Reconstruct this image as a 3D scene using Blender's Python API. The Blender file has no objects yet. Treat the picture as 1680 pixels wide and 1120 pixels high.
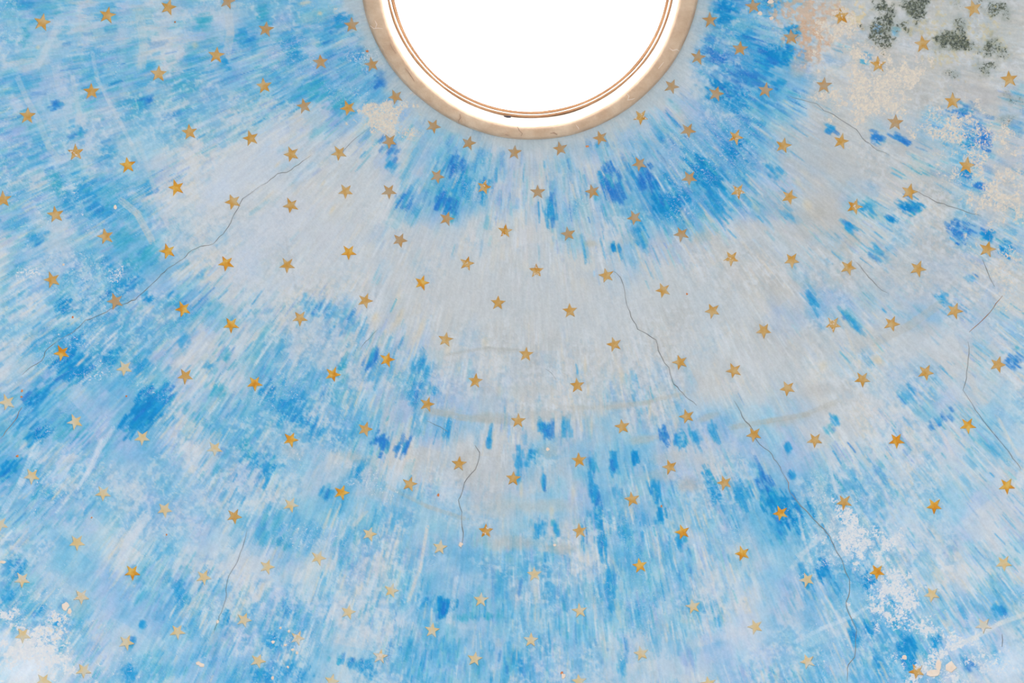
import bpy, math, random
import numpy as np
from mathutils import Vector, Matrix

random.seed(7)
rng = np.random.default_rng(11)
SC = bpy.context.scene
COL = SC.collection

# ------------------------------------------------------------------ camera
# the visitor stands under the oculus, camera level with the floor and looking
# straight up, with the frame shifted towards one flank of the dome
R = 3.0            # inner radius of the dome
EYE = 1.6          # eye height
F = 2000.0         # focal length in pixels of the 1680 wide frame
CX, CY = 870.0, -55.0      # where the dome's axis meets the picture plane
cd = bpy.data.cameras.new('camera')
cam = bpy.data.objects.new('camera', cd)
COL.objects.link(cam)
cd.sensor_width = 36.0
cd.lens = 36.0 * F / 1680.0
cd.shift_x = (840.0 - CX) / 1680.0
cd.shift_y = -(560.0 - CY) / 1680.0
cam.location = (0, 0, EYE)
cam.rotation_euler = (math.pi, 0, 0)
SC.camera = cam

# ------------------------------------------------------------------ light
w = bpy.data.worlds.new('overcast_sky')
SC.world = w
w.use_nodes = True
bg = w.node_tree.nodes['Background']
bg.inputs[0].default_value = (0.97, 0.985, 1.0, 1)
bg.inputs[1].default_value = 5.5
SC.view_settings.view_transform = 'Standard'
SC.view_settings.look = 'None'
SC.view_settings.gamma = 1.0
SC.view_settings.use_curve_mapping = False
SC.view_settings.exposure = 0.0


# ------------------------------------------------------------------ helpers
def lin(c):
    c = np.asarray(c, float) / 255.0
    return np.where(c <= 0.04045, c / 12.92, ((c + 0.055) / 1.055) ** 2.4)


def rgba(c):
    l = lin(c)
    return (float(l[0]), float(l[1]), float(l[2]), 1.0)


def dome(x, y, lift=0.0):
    """A point of the dome's unrolled map -> 3D point on the inner face.
    lift > 0 moves it off the surface towards the room."""
    x = np.asarray(x, float) - CX
    y = np.asarray(y, float) - CY
    r = np.hypot(x, y)
    th = 2 * np.arctan(r / F)
    k = np.where(r > 1e-6, np.sin(th) / np.maximum(r, 1e-6), 0)
    rr = R - lift
    return np.stack([rr * x * k, rr * y * k, EYE + R + rr * np.cos(th)], -1)


def mesh_obj(name, verts, faces, mat, parent=None, kind=None, smooth=False):
    me = bpy.data.meshes.new(name)
    me.from_pydata([tuple(map(float, v)) for v in verts], [], faces)
    me.update()
    if smooth:
        me.shade_smooth()
    if mat:
        me.materials.append(mat)
    o = bpy.data.objects.new(name, me)
    COL.objects.link(o)
    if parent:
        o.parent = parent
    if kind:
        o['kind'] = kind
    return o


class Nodes:
    def __init__(self, name, rough=0.8):
        self.m = bpy.data.materials.new(name)
        self.m.use_nodes = True
        self.t = self.m.node_tree
        self.b = self.t.nodes['Principled BSDF']
        self.b.inputs['Roughness'].default_value = rough
        self.b.inputs['Specular IOR Level'].default_value = 0.25

    def new(self, kind, **kw):
        n = self.t.nodes.new(kind)
        for k, v in kw.items():
            setattr(n, k, v)
        return n

    def link(self, a, b):
        self.t.links.new(a, b)

    def noise(self, vec, scale, detail=3, rough=0.6, dist=0.0):
        n = self.new('ShaderNodeTexNoise')
        n.inputs['Scale'].default_value = scale
        n.inputs['Detail'].default_value = detail
        n.inputs['Roughness'].default_value = rough
        n.inputs['Distortion'].default_value = dist
        if vec is not None:
            self.link(vec, n.inputs['Vector'])
        return n.outputs['Fac']

    def ramp(self, fac, stops):
        n = self.new('ShaderNodeValToRGB')
        e = n.color_ramp.elements
        while len(e) < len(stops):
            e.new(0.5)
        for el, (p, c) in zip(e, stops):
            el.position = p
            el.color = c
        self.link(fac, n.inputs[0])
        return n.outputs[0]

    def mix(self, fac, a, b, mode='MIX'):
        n = self.new('ShaderNodeMix', data_type='RGBA', blend_type=mode)
        for s, v in ((0, fac), (6, a), (7, b)):
            if hasattr(v, 'is_output'):
                self.link(v, n.inputs[s])
            else:
                n.inputs[s].default_value = v
        return n.outputs[2]

    def bump(self, h, strength, dist=0.01):
        n = self.new('ShaderNodeBump')
        n.inputs['Strength'].default_value = strength
        n.inputs['Distance'].default_value = dist
        self.link(h, n.inputs['Height'])
        self.link(n.outputs[0], self.b.inputs['Normal'])


def G(v):
    return (v, v, v, 1)


# ------------------------------------------------------------------ materials
def painted_plaster():
    n = Nodes('painted_plaster', 0.75)
    at = n.new('ShaderNodeAttribute', attribute_name='paint')
    st = n.new('ShaderNodeAttribute', attribute_name='bristle')   # (angle, radius) of the brush work
    obj = n.new('ShaderNodeTexCoord').outputs['Object']
    br = n.noise(st.outputs['Vector'], 1.0, 3, 0.65)
    c = n.mix(0.30, at.outputs['Color'], n.ramp(br, [(0.30, G(0.30)), (0.70, G(0.72))]), 'SOFT_LIGHT')
    g = n.noise(obj, 70, 4, 0.7)
    c = n.mix(0.22, c, n.ramp(g, [(0.3, G(0.25)), (0.7, G(0.75))]), 'SOFT_LIGHT')
    fl = n.new('ShaderNodeAttribute', attribute_name='flake')       # x warm losses, y white losses, z mould
    sep = n.new('ShaderNodeSeparateXYZ')
    n.link(fl.outputs['Vector'], sep.inputs[0])
    fine = n.noise(obj, 105, 5, 0.72, 0.3)
    web = n.noise(obj, 34, 3, 0.6, 0.6)
    r1 = n.new('ShaderNodeMath', operation='MULTIPLY_ADD')          # thin branching threads
    n.link(web, r1.inputs[0])
    r1.inputs[1].default_value = 2.0
    r1.inputs[2].default_value = -1.0
    r2 = n.new('ShaderNodeMath', operation='ABSOLUTE')
    n.link(r1.outputs[0], r2.inputs[0])
    thread = n.ramp(r2.outputs[0], [(0.0, G(1)), (0.035, G(0))])

    def losses(weight, src, k=0.45, off=0.74, gain=11.0):
        a = n.new('ShaderNodeMath', operation='MULTIPLY_ADD')
        n.link(weight, a.inputs[0])
        a.inputs[1].default_value = k
        n.link(src, a.inputs[2])
        b = n.new('ShaderNodeMath', operation='SUBTRACT')
        n.link(a.outputs[0], b.inputs[0])
        b.inputs[1].default_value = off
        d = n.new('ShaderNodeMath', operation='MULTIPLY', use_clamp=True)
        n.link(b.outputs[0], d.inputs[0])
        d.inputs[1].default_value = gain
        e = n.new('ShaderNodeMath', operation='MULTIPLY', use_clamp=True)
        n.link(weight, e.inputs[0])
        e.inputs[1].default_value = 6.0
        f = n.new('ShaderNodeMath', operation='MULTIPLY')
        n.link(d.outputs[0], f.inputs[0])
        n.link(e.outputs[0], f.inputs[1])
        return f.outputs[0]

    def times(a, b):
        f = n.new('ShaderNodeMath', operation='MULTIPLY', use_clamp=True)
        n.link(a, f.inputs[0])
        n.link(b, f.inputs[1])
        return f.outputs[0]

    wx, wy, wz = sep.outputs[0], sep.outputs[1], sep.outputs[2]
    c = n.mix(times(wx, thread), c, rgba((230, 212, 186)))
    c = n.mix(times(wy, thread), c, rgba((222, 224, 230)))
    c = n.mix(losses(wy, fine), c, n.ramp(g, [(0.35, rgba((212, 214, 222))), (0.65, rgba((230, 226, 226)))]))
    c = n.mix(losses(wx, fine), c, n.ramp(g, [(0.35, rgba((206, 196, 190))), (0.65, rgba((234, 218, 198)))]))
    c = n.mix(losses(wz, fine, 0.45, 0.70, 14.0), c, n.ramp(g, [(0.35, rgba((62, 70, 70))), (0.6, rgba((104, 108, 92)))]))
    f2 = n.noise(obj, 130, 3, 0.7, 0.5)
    c = n.mix(losses(wz, f2, 0.18, 0.75, 14.0), c, rgba((206, 186, 120)))
    n.link(c, n.b.inputs['Base Color'])
    n.bump(n.mix(0.5, br, g), 0.25, 0.01)
    return n.m


def plain(name, c1, c2, scale=6, rough=0.8, bump=0.2):
    n = Nodes(name, rough)
    obj = n.new('ShaderNodeTexCoord').outputs['Object']
    f = n.noise(obj, scale, 5, 0.65)
    n.link(n.ramp(f, [(0.3, rgba(c1)), (0.7, rgba(c2))]), n.b.inputs['Base Color'])
    n.bump(f, bump, 0.02)
    return n.m


def gold(name, base, hot, pale, rough=0.5, worn=0.0):
    n = Nodes(name, rough)
    obj = n.new('ShaderNodeTexCoord').outputs['Object']
    oi = n.new('ShaderNodeObjectInfo')
    ad = n.new('ShaderNodeVectorMath', operation='ADD')
    sc = n.new('ShaderNodeVectorMath', operation='SCALE')
    sc.inputs['Scale'].default_value = 37.0
    cmb = n.new('ShaderNodeCombineXYZ')
    n.link(oi.outputs['Random'], cmb.inputs[0])
    n.link(oi.outputs['Random'], cmb.inputs[1])
    n.link(cmb.outputs[0], sc.inputs[0])
    n.link(obj, ad.inputs[0])
    n.link(sc.outputs[0], ad.inputs[1])
    v = ad.outputs[0]
    f = n.noise(v, 32, 2, 0.5)
    c = n.ramp(f, [(0.36, rgba(pale)), (0.5, rgba(base)), (0.66, rgba(hot))])
    if worn:
        k = n.noise(v, 75, 3, 0.6)
        msk = n.ramp(k, [(worn, G(0)), (worn + 0.05, G(1))])
        c = n.mix(msk, c, rgba((214, 203, 196)))
    n.link(c, n.b.inputs['Base Color'])
    n.bump(n.noise(v, 120, 2), 0.2, 0.002)
    return n.m


M_DOME = painted_plaster()
M_RING = plain('bare_plaster_ring', (196, 160, 132), (224, 196, 170), 9, 0.8, 0.6)
M_RING_LIT = plain('daylit_plaster_ring', (240, 226, 210), (248, 238, 226), 5, 0.8, 0.1)  # sky glow on the reveals put into a near-white plaster colour
M_LIP_SHADE = plain('shaded_plaster_edge', (178, 134, 102), (204, 164, 130), 9, 0.8, 0.1)  # shade on the down-facing lips painted in as browner plaster
M_WALL = plain('limewashed_wall', (214, 205, 192), (228, 220, 208), 3)
M_FLOOR = plain('sandstone_floor', (84, 80, 74), (98, 94, 88), 2)
M_GROUND = plain('pale_gravel', (188, 187, 184), (200, 199, 196), 2)
M_CRACK = plain('crack_dark', (104, 108, 112), (160, 156, 152), 20)
M_CRACK_RUST = plain('crack_rust', (150, 96, 62), (190, 150, 120), 25)
M_CHIP = plain('bare_chip', (232, 206, 186), (240, 222, 208), 30)
M_CHIP_RUST = plain('rust_chip', (196, 108, 60), (226, 150, 100), 40)
M_IRON = plain('dark_iron', (40, 38, 52), (60, 56, 66), 30, 0.5)
M_GOLD = {
    'bright': gold('gold_leaf_bright', (216, 156, 52), (206, 130, 16), (218, 176, 92)),
    'plain': gold('gold_leaf', (200, 156, 92), (198, 144, 60), (202, 168, 118)),
    'brown': gold('gold_leaf_brown', (182, 148, 108), (190, 142, 82), (178, 154, 126)),
    'pale': gold('gold_leaf_pale', (212, 190, 152), (214, 184, 132), (204, 196, 178)),
    'worn': gold('gold_leaf_worn', (202, 156, 86), (196, 134, 40), (204, 168, 116), 0.5, 0.58),
    'paleworn': gold('gold_leaf_pale_worn', (212, 190, 156), (216, 184, 132), (204, 196, 182), 0.5, 0.56),
}

# ------------------------------------------------------------------ the painting on the dome
STEP = 1.8
fx = np.arange(-36, 1716, STEP)
fy = np.arange(-90, 1152, STEP)
W, H = len(fx), len(fy)
XX, YY = np.meshgrid(fx, fy)
RAD = np.hypot(XX - CX, YY - CY)
ANG = np.arctan2(XX - CX, YY - CY)


def smooth_grid(rows, y0, cell=60.0):
    """coarse survey of the dome -> smooth field over the map"""
    a = np.array(rows, float)
    gy = np.clip((YY - y0) / cell - 0.5, 0, a.shape[0] - 1.001)
    gx = np.clip(XX / cell - 0.5, 0, a.shape[1] - 1.001)
    iy, ix = gy.astype(int), gx.astype(int)
    ty, tx = gy - iy, gx - ix
    ty, tx = ty * ty * (3 - 2 * ty), tx * tx * (3 - 2 * tx)
    return ((a[iy, ix] * (1 - tx) + a[iy, ix + 1] * tx) * (1 - ty)
            + (a[iy + 1, ix] * (1 - tx) + a[iy + 1, ix + 1] * tx) * ty)


def vnoise(u, v, seed):
    """smooth value noise of two coordinate fields"""
    tab = np.random.default_rng(seed).random((256, 256))
    iu, iv = np.floor(u).astype(int), np.floor(v).astype(int)
    a, b = u - iu, v - iv
    a, b = a * a * (3 - 2 * a), b * b * (3 - 2 * b)
    t = lambda i, j: tab[i & 255, j & 255]
    return (t(iu, iv) * (1 - a) + t(iu + 1, iv) * a) * (1 - b) + (t(iu, iv + 1) * (1 - a) + t(iu + 1, iv + 1) * a) * b


def fbm(u, v, seed, octv=4, gain=0.55):
    s, amp, tot = 0, 1.0, 0
    for k in range(octv):
        s = s + amp * vnoise(u * 2 ** k + 17.3 * k, v * 2 ** k + 5.1 * k, seed + k)
        tot += amp
        amp *= gain
    return s / tot


BLUE = [
 "6556555665100000000785111011",
 "5455366667710000002787322111",
 "6466575567630000002778311112",
 "6555544334356212355784324563",
 "6556421233456434567773222353",
 "6676311211167546578764134242",
 "5567532111133234353322344266",
 "4677642111232112332112223232",
 "4665653245321111111112543433",
 "4786543455532122111211232235",
 "4678644676663222332132123533",
 "6757656766555322444554223445",
 "7555556764321255653355444555",
 "6655555556654245655468754444",
 "5555555666654343665657664333",
 "5555554455466654565456766433",
 "7655665554467566665345665456",
 "3455566764465666554435668644",
 "2356667754576666554445668644",
]
BLUE = [[int(ch) for ch in r.ljust(28, '4')[:28]] for r in BLUE]
cov = smooth_grid(BLUE, 0) / 9.0
# what the plaster between the blue is: 0 cool white .. 9 warm grey-taupe
WARM = [
 "22222222222444444446667888",
 "22222222223444444445567778",
 "11222222334444444456667778",
 "11222333344444444455677778",
 "11123333445555555566677667",
 "11122334455555666666666554",
 "11112234456666666665554433",
 "11111223455666666554443322",
 "00011112344566654443322222",
 "00000111223344433322222111",
 "00000111122222222221111111",
 "00000001111111111110000000",
]
WARM = [[int(ch) for ch in r.ljust(28, r[-1])[:28]] for r in WARM]
warm = smooth_grid(WARM, 0, 100.0) * 0
wa = np.array(WARM, float)
gy = np.clip(YY / 100.0 - 0.5, 0, wa.shape[0] - 1.001)
gx = np.clip(XX / 60.0 - 0.5, 0, 26.999)
iy, ix = gy.astype(int), gx.astype(int)
ty, tx = gy - iy, gx - ix
warm = ((wa[iy, ix] * (1 - tx) + wa[iy, ix + 1] * tx) * (1 - ty) + (wa[iy + 1, ix] * (1 - tx) + wa[iy + 1, ix + 1] * tx) * ty) / 9.0

cool_white = np.array((208, 213, 222.))
grey_white = np.array((200, 202, 205.))
taupe = np.array((188, 184, 180.))
wm = np.clip(warm + 0.35 * (fbm(XX / 120, YY / 120, 50) - 0.5), 0, 1)[..., None]
P = np.where(wm < 0.5, cool_white + (grey_white - cool_white) * wm * 2, grey_white + (taupe - grey_white) * (wm * 2 - 1))
P = P + (fbm(XX / 40, YY / 40, 60)[..., None] - 0.5) * 16


def blend(alpha, colour):
    global P
    P = P + (np.asarray(colour, float) - P) * np.clip(alpha, 0, 1)[..., None]


def sstep(a, b, x):
    t = np.clip((x - a) / (b - a), 0, 1)
    return t * t * (3 - 2 * t)


# brush direction frame: u across the bristles, v along them
bu = ANG * 620.0
bv = RAD
n_soft = fbm(bu / 34, bv / 64, 3, 4)
calm = sstep(0.50, 0.66, fbm(bu / 80, bv / 90, 19, 3))       # passages left smooth by the painter
n_lav = fbm(bu / 60, bv / 90, 9, 3)
# courses of the vault below the plaster show through as blocks, tighter and looser in colour
course = RAD / 58.0 + 0.25 * fbm(XX / 90, YY / 90, 12, 2)
ci = np.floor(course)
cj = np.floor(ANG * 620 / 60.0 + 0.5 * (ci % 2) + 0.3 * fbm(XX / 50, YY / 50, 13, 2))
cell = np.random.default_rng(14).random((64, 128))[ci.astype(int) & 63, cj.astype(int) & 127]
edge = course - ci
cov = np.clip(cov + (cell - 0.5) * 0.16, 0, 1)
# thin first wash
wash = sstep(0.10, 0.75, cov + (n_soft - 0.5) * 0.5)
left = np.clip(1 - XX / 800, 0, 1)
low = np.clip((YY - 500) / 500, 0, 1)
blend(wash * 0.72, (158, 192, 222))
blend(wash * sstep(0.48, 0.66, n_lav) * 0.42, (158, 178, 224))
blend(wash * sstep(0.50, 0.66, fbm(XX / 60, YY / 60, 21, 3)) * 0.60, (146, 200, 222))
blend(sstep(0.45, 0.9, cov + (fbm(XX / 34, YY / 34, 23, 3) - 0.5) * 0.7) * 0.6, (92, 170, 214))

PAL_BLUE = {
    'sky': (82, 168, 214), 'azure': (34, 150, 210), 'royal': (36, 122, 204), 'teal': (58, 168, 200),
    'lav': (140, 168, 216), 'pale': (158, 200, 230), 'aqua': (134, 196, 210), 'deep': (0, 136, 204),
}
PAL_LIGHT = {'cream': (220, 210, 198), 'white': (218, 221, 227), 'grey': (190, 198, 205), 'pinkish': (212, 206, 210)}


def pick(opts):
    names, ws = zip(*opts)
    return random.choices(names, ws)[0]


def stroke(x, y, ang, L, wd, colour, alpha, rag=0.35):
    """one brush stroke on the map; x, y centre; ang direction; L, wd full length and width in map units"""
    rad = (L + wd) * 0.5 + 3
    i0, i1 = int((x - rad - fx[0]) / STEP), int((x + rad - fx[0]) / STEP) + 2
    j0, j1 = int((y - rad - fy[0]) / STEP), int((y + rad - fy[0]) / STEP) + 2
    i0, j0 = max(i0, 0), max(j0, 0)
    i1, j1 = min(i1, W), min(j1, H)
    if i0 >= i1 or j0 >= j1:
        return
    dx = fx[i0:i1][None, :] - x
    dy = fy[j0:j1][:, None] - y
    c, s = math.cos(ang), math.sin(ang)
    a = dx * c + dy * s
    t = (-dx * s + dy * c) / (wd * 0.5)
    k = STROKE_TAB[random.randrange(400)]
    idx = np.clip(((t + 1.3) * 11).astype(int), 0, 28)
    end = 1 - rag * k[idx]
    e = (1 - np.abs(a) / (L * 0.5 * end)) * (L * 0.5) / 2.8
    m = np.clip(e, 0, 1) * np.clip((1 - np.abs(t)) * wd * 0.5 / 1.5, 0, 1)
    m = m * (0.55 + 0.45 * k[28 - idx]) * alpha
    blk = P[j0:j1, i0:i1]
    blk += (np.asarray(colour, float) - blk) * m[..., None]


STROKE_TAB = np.random.default_rng(5).random((400, 30))


def at(field, x, y):
    i = min(max(int((x - fx[0]) / STEP), 0), W - 1)
    j = min(max(int((y - fy[0]) / STEP), 0), H - 1)
    return field[j, i]


def radial(x, y):
    return math.atan2(y - CY, x - CX)


def hue_options(x, y, c):
    l = max(0.0, 1 - x / 700)
    top = max(0.0, 1 - y / 420) * (1 if x > 560 else 0.2)
    lo = max(0.0, (y - 520) / 500)
    d = max(0.0, c - 0.35)
    return [('sky', 1.6 + 2.2 * lo + d), ('azure', 0.6 + 5 * d + 0.9 * l), ('royal', 0.15 + 3.0 * top * (c + 0.2) + 0.3 * l * c), ('teal', 1.0 + 2.6 * l),
            ('lav', 1.8 - 0.6 * lo + 0.8 * l), ('pale', 2.2), ('aqua', 2.2 + 1.2 * l), ('deep', 0.02 + max(0, c - 0.6) * 3)]


def run(n, lmin, lmax, wmin, wmax, al, sharp):
    for _ in range(n):
        x, y = random.uniform(-36, 1716), random.uniform(-60, 1150)
        r = math.hypot(x - CX, y - CY)
        if r < 285:
            continue
        c = at(cov, x, y)
        nz = at(n_soft, x, y)
        q = c * 0.95 + (nz - 0.5) * 0.62 * sharp + random.uniform(-0.24, 0.24)
        ang = radial(x, y) + random.gauss(0, 0.07)
        L = random.uniform(lmin, lmax)
        wd = random.uniform(wmin, wmax)
        al_ = al * (1 - 0.72 * at(calm, x, y))
        if q > 0.475:
            name = pick(hue_options(x, y, c))
            a = al_ * random.uniform(0.4, 1.0) * (0.55 + 0.6 * c)
            stroke(x, y, ang, L, wd, PAL_BLUE[name], a)
        elif random.random() < 0.75:
            wv = at(warm, x, y)
            name = pick([('cream', 0.8 + wv), ('white', 1.8 - wv), ('grey', 1 + wv), ('pinkish', 0.7)])
            stroke(x, y, ang, L, wd * 0.8, PAL_LIGHT[name], al_ * random.uniform(0.35, 0.95))


run(3600, 30, 80, 14, 36, 0.42, 1.0)
run(12000, 16, 50, 5, 14, 0.50, 1.1)
run(15000, 9, 32, 2.6, 6.5, 0.62, 1.2)

# deep blue passages: x, y, spread across, spread along, weight, hue
DEEP = [
 (40,60,24,14,.6,'teal'),(150,90,30,14,.5,'sky'),(330,40,20,20,.6,'teal'),(400,60,24,18,.7,'azure'),(480,80,26,18,.8,'azure'),(560,40,18,24,.9,'azure'),
 (520,140,22,28,.8,'teal'),(455,130,20,22,.6,'sky'),(230,170,20,16,.6,'teal'),(60,250,26,24,.6,'sky'),(180,250,18,18,.7,'azure'),(240,310,20,16,.8,'azure'),
 (160,345,22,18,.8,'azure'),(200,390,22,20,.7,'teal'),(60,390,26,18,.6,'azure'),(240,420,20,24,.8,'teal'),(150,520,26,20,.7,'azure'),(330,450,12,16,.5,'sky'),
 (370,580,14,10,.6,'teal'),(300,560,16,14,.5,'azure'),(360,640,26,16,.7,'teal'),(520,700,18,24,.7,'azure'),(120,850,24,16,.4,'sky'),(480,850,20,22,.5,'sky'),
 (650,850,24,26,.6,'sky'),(860,930,10,40,.7,'sky'),(900,960,12,44,.7,'sky'),(1000,960,14,44,.7,'azure'),(1100,930,10,34,.6,'sky'),(670,1060,18,26,.6,'sky'),
 (850,1080,30,30,.6,'azure'),(1130,1080,16,30,.4,'lav'),(1560,900,16,12,.4,'lav'),(1640,1080,20,18,.5,'sky'),(1020,1090,12,24,.5,'azure'),
 (90,300,30,14,1,'teal'),(140,310,26,22,1,'azure'),(200,470,16,40,1,'azure'),(105,500,16,14,1.2,'deep'),(120,560,30,20,1,'azure'),
 (120,600,30,30,1.4,'deep'),(180,590,14,20,1,'deep'),(235,605,18,18,1,'azure'),(250,660,30,30,1.5,'deep'),(230,690,22,30,1.4,'deep'),
 (270,650,20,24,1,'azure'),(60,650,14,30,1,'deep'),(60,715,16,22,1.2,'deep'),(15,770,12,18,1.4,'deep'),(38,690,12,30,.8,'azure'),
 (85,815,14,8,1,'azure'),(290,495,24,12,1,'azure'),(330,690,30,10,.7,'teal'),(440,640,20,16,1,'azure'),(475,670,34,22,1.3,'azure'),
 (430,760,34,22,1.1,'azure'),(490,650,14,16,.8,'azure'),(540,810,16,12,1,'azure'),(590,770,14,24,.8,'azure'),(430,20,24,12,1,'teal'),
 (540,60,20,24,1,'sky'),(600,80,26,18,1,'azure'),(635,125,18,20,1.4,'royal'),(640,240,26,12,.8,'royal'),(560,170,30,24,.8,'teal'),
 (690,160,12,14,.8,'royal'),(780,220,9,10,1,'royal'),(745,270,24,20,1,'royal'),(665,325,18,18,1,'royal'),(735,335,20,22,1.3,'royal'),
 (760,305,22,24,1,'azure'),(795,310,16,26,.8,'azure'),(905,345,14,34,.8,'azure'),(1000,300,20,40,1,'royal'),(1060,300,20,34,1.1,'royal'),
 (1090,330,26,28,1.3,'deep'),(1050,385,12,26,1,'azure'),(1010,405,10,8,1.4,'deep'),(1120,325,20,16,1,'deep'),(1160,285,26,34,1.3,'deep'),
 (1175,330,14,34,.9,'azure'),(1180,150,26,24,1.3,'deep'),(1210,165,26,20,1.3,'azure'),(1170,90,14,24,1,'royal'),(1190,20,26,20,1.3,'deep'),
 (1220,60,22,26,1,'azure'),(1250,100,24,26,1.1,'azure'),(1270,90,18,26,1.5,'deep'),(1300,50,12,14,1.3,'deep'),(1290,85,16,10,1.3,'deep'),
 (1275,140,16,12,1,'azure'),(1265,10,14,14,1,'azure'),(1225,130,20,30,.9,'royal'),(1205,240,20,16,1,'deep'),(1245,160,20,20,.7,'azure'),
 (1360,210,10,10,1,'azure'),(1270,280,12,14,.9,'azure'),(1290,350,8,20,.6,'azure'),(1425,345,12,14,1,'azure'),(1462,360,10,10,1.1,'deep'),
 (1494,340,16,18,1.2,'deep'),(1394,372,9,11,1.2,'azure'),(1440,415,14,20,.9,'azure'),(1330,490,12,20,.9,'azure'),(1400,530,8,30,.7,'azure'),
 (1545,490,12,10,1,'azure'),(1575,380,20,18,1.3,'royal'),(1620,385,12,8,1.4,'deep'),(1650,410,16,14,1.5,'deep'),(1592,455,8,8,1,'sky'),
 (1440,228,10,10,1.2,'royal'),(1480,228,8,14,1.2,'royal'),(1580,180,26,16,1.1,'royal'),(1610,225,24,16,1.2,'royal'),(1590,230,14,14,1,'deep'),
 (1585,285,10,6,1.4,'deep'),(1610,305,6,8,1.2,'royal'),(1420,92,12,10,1,'azure'),(1440,50,8,8,.8,'royal'),(1470,52,8,6,.8,'sky'),
 (1665,590,18,18,1,'royal'),(1490,645,24,16,.7,'sky'),(1540,690,22,10,.8,'royal'),(1295,840,26,30,1.3,'deep'),(1265,820,22,22,1.2,'deep'),
 (1250,780,12,22,1,'royal'),(1300,780,8,10,1,'azure'),(1275,870,20,20,.7,'azure'),(1350,935,16,16,1.2,'deep'),(1320,940,10,30,.8,'azure'),
 (1425,950,22,18,1,'deep'),(1425,1030,10,12,1.3,'deep'),(1485,1060,18,20,1.6,'deep'),(1490,1085,14,18,1.3,'deep'),(1535,1050,14,14,.9,'deep'),
 (1400,1040,12,30,1,'azure'),(1440,1090,12,24,1,'azure'),(1640,1000,20,12,.8,'azure'),(1590,1090,16,16,.7,'royal'),(1370,690,8,10,1,'sky'),
 (1292,735,7,6,1.3,'azure'),(1360,705,10,10,.6,'teal'),(1090,710,10,16,1,'royal'),(1115,720,12,18,1,'azure'),(1140,715,8,20,.9,'azure'),
 (1170,710,8,22,.9,'azure'),(1041,752,5,12,1.5,'deep'),(1008,758,8,18,1.2,'azure'),(970,760,12,20,1,'azure'),(975,810,8,26,1.2,'azure'),
 (1010,805,10,16,1,'sky'),(1075,805,12,20,1.2,'azure'),(1170,800,10,36,1.2,'azure'),(1215,810,18,26,1,'azure'),(900,705,12,22,1.1,'royal'),
 (890,700,8,12,1.2,'azure'),(855,750,18,14,1,'azure'),(875,745,10,16,1,'deep'),(925,700,14,24,.8,'azure'),(850,780,8,20,.6,'azure'),
 (892,790,6,20,1,'azure'),(885,865,12,14,1.2,'azure'),(913,868,8,14,1,'azure'),(980,850,14,20,1,'azure'),(990,895,12,30,1,'azure'),
 (1085,845,12,14,1,'deep'),(1115,885,12,14,1,'azure'),(1025,870,14,20,.8,'azure'),(730,990,26,10,1.6,'deep'),(725,1000,10,14,1.2,'deep'),
 (700,990,28,10,.9,'azure'),(760,1012,26,7,.7,'teal'),(800,1010,24,7,.6,'teal'),(575,1085,30,12,.9,'azure'),(600,1095,24,16,1,'azure'),
 (470,1000,26,16,.7,'azure'),(450,1055,12,14,1.2,'azure'),(480,1100,30,18,1,'azure'),(430,1110,20,14,1.2,'azure'),(455,888,22,8,.8,'teal'),
 (610,590,12,22,.8,'royal'),(690,600,20,24,.8,'azure'),(680,650,12,24,.8,'azure'),(625,725,18,16,1.2,'royal'),(660,730,10,20,1,'royal'),
 (735,700,6,24,.8,'azure'),(803,720,3,24,1.1,'azure'),(710,640,20,8,.6,'azure'),(560,600,16,22,.7,'teal'),(500,500,20,18,.6,'sky'),
 (530,510,20,22,.8,'sky'),(580,530,26,20,.8,'sky'),(290,960,26,14,.8,'azure'),(300,980,22,16,.7,'azure'),(212,1105,14,12,1.2,'azure'),
 (215,1055,12,12,.7,'azure'),(30,935,16,22,1,'azure'),(15,975,14,18,1.1,'azure'),(65,1000,8,10,1.2,'azure'),(93,1020,8,8,1.3,'azure'),
 (370,1015,8,14,1.1,'azure'),(235,1025,10,4,1.2,'azure'),(370,105,16,6,1.1,'azure'),(95,172,10,10,1,'royal'),(243,165,10,10,.9,'royal'),
 (128,220,18,12,.8,'azure'),(110,330,14,8,1,'azure'),(35,140,20,30,.6,'sky'),(110,60,26,14,.4,'sky'),(300,130,34,30,.5,'teal'),
 (340,600,12,10,.6,'azure'),(405,735,22,14,.8,'teal'),(180,440,26,12,.8,'azure'),(215,430,22,14,.7,'teal'),(245,490,8,8,1.1,'deep'),
 (640,270,18,10,.6,'azure'),(560,720,20,26,.5,'sky'),(1045,1010,20,30,.5,'sky'),(1150,1000,18,24,.5,'sky'),(820,960,24,40,.5,'sky'),
]
for (x, y, sw, sl, wt, hue) in DEEP:
    n = int((9 + sw * sl / 18) * (1.6 if wt > 1.15 else 1))
    a0 = radial(x, y)
    for _ in range(n):
        ds = random.gauss(0, sl * 0.42)
        dt = random.gauss(0, sw * 0.42)
        px = x + ds * math.cos(a0) - dt * math.sin(a0)
        py = y + ds * math.sin(a0) + dt * math.cos(a0)
        h = hue if random.random() < 0.75 else random.choice(['azure', 'royal', 'teal', 'sky'])
        stroke(px, py, radial(px, py) + random.gauss(0, 0.10), random.uniform(9, 14 + sl * 0.8), random.uniform(3, 9),
               PAL_BLUE[h], min(0.95, wt * random.uniform(0.3, 0.9)), 0.25)

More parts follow.
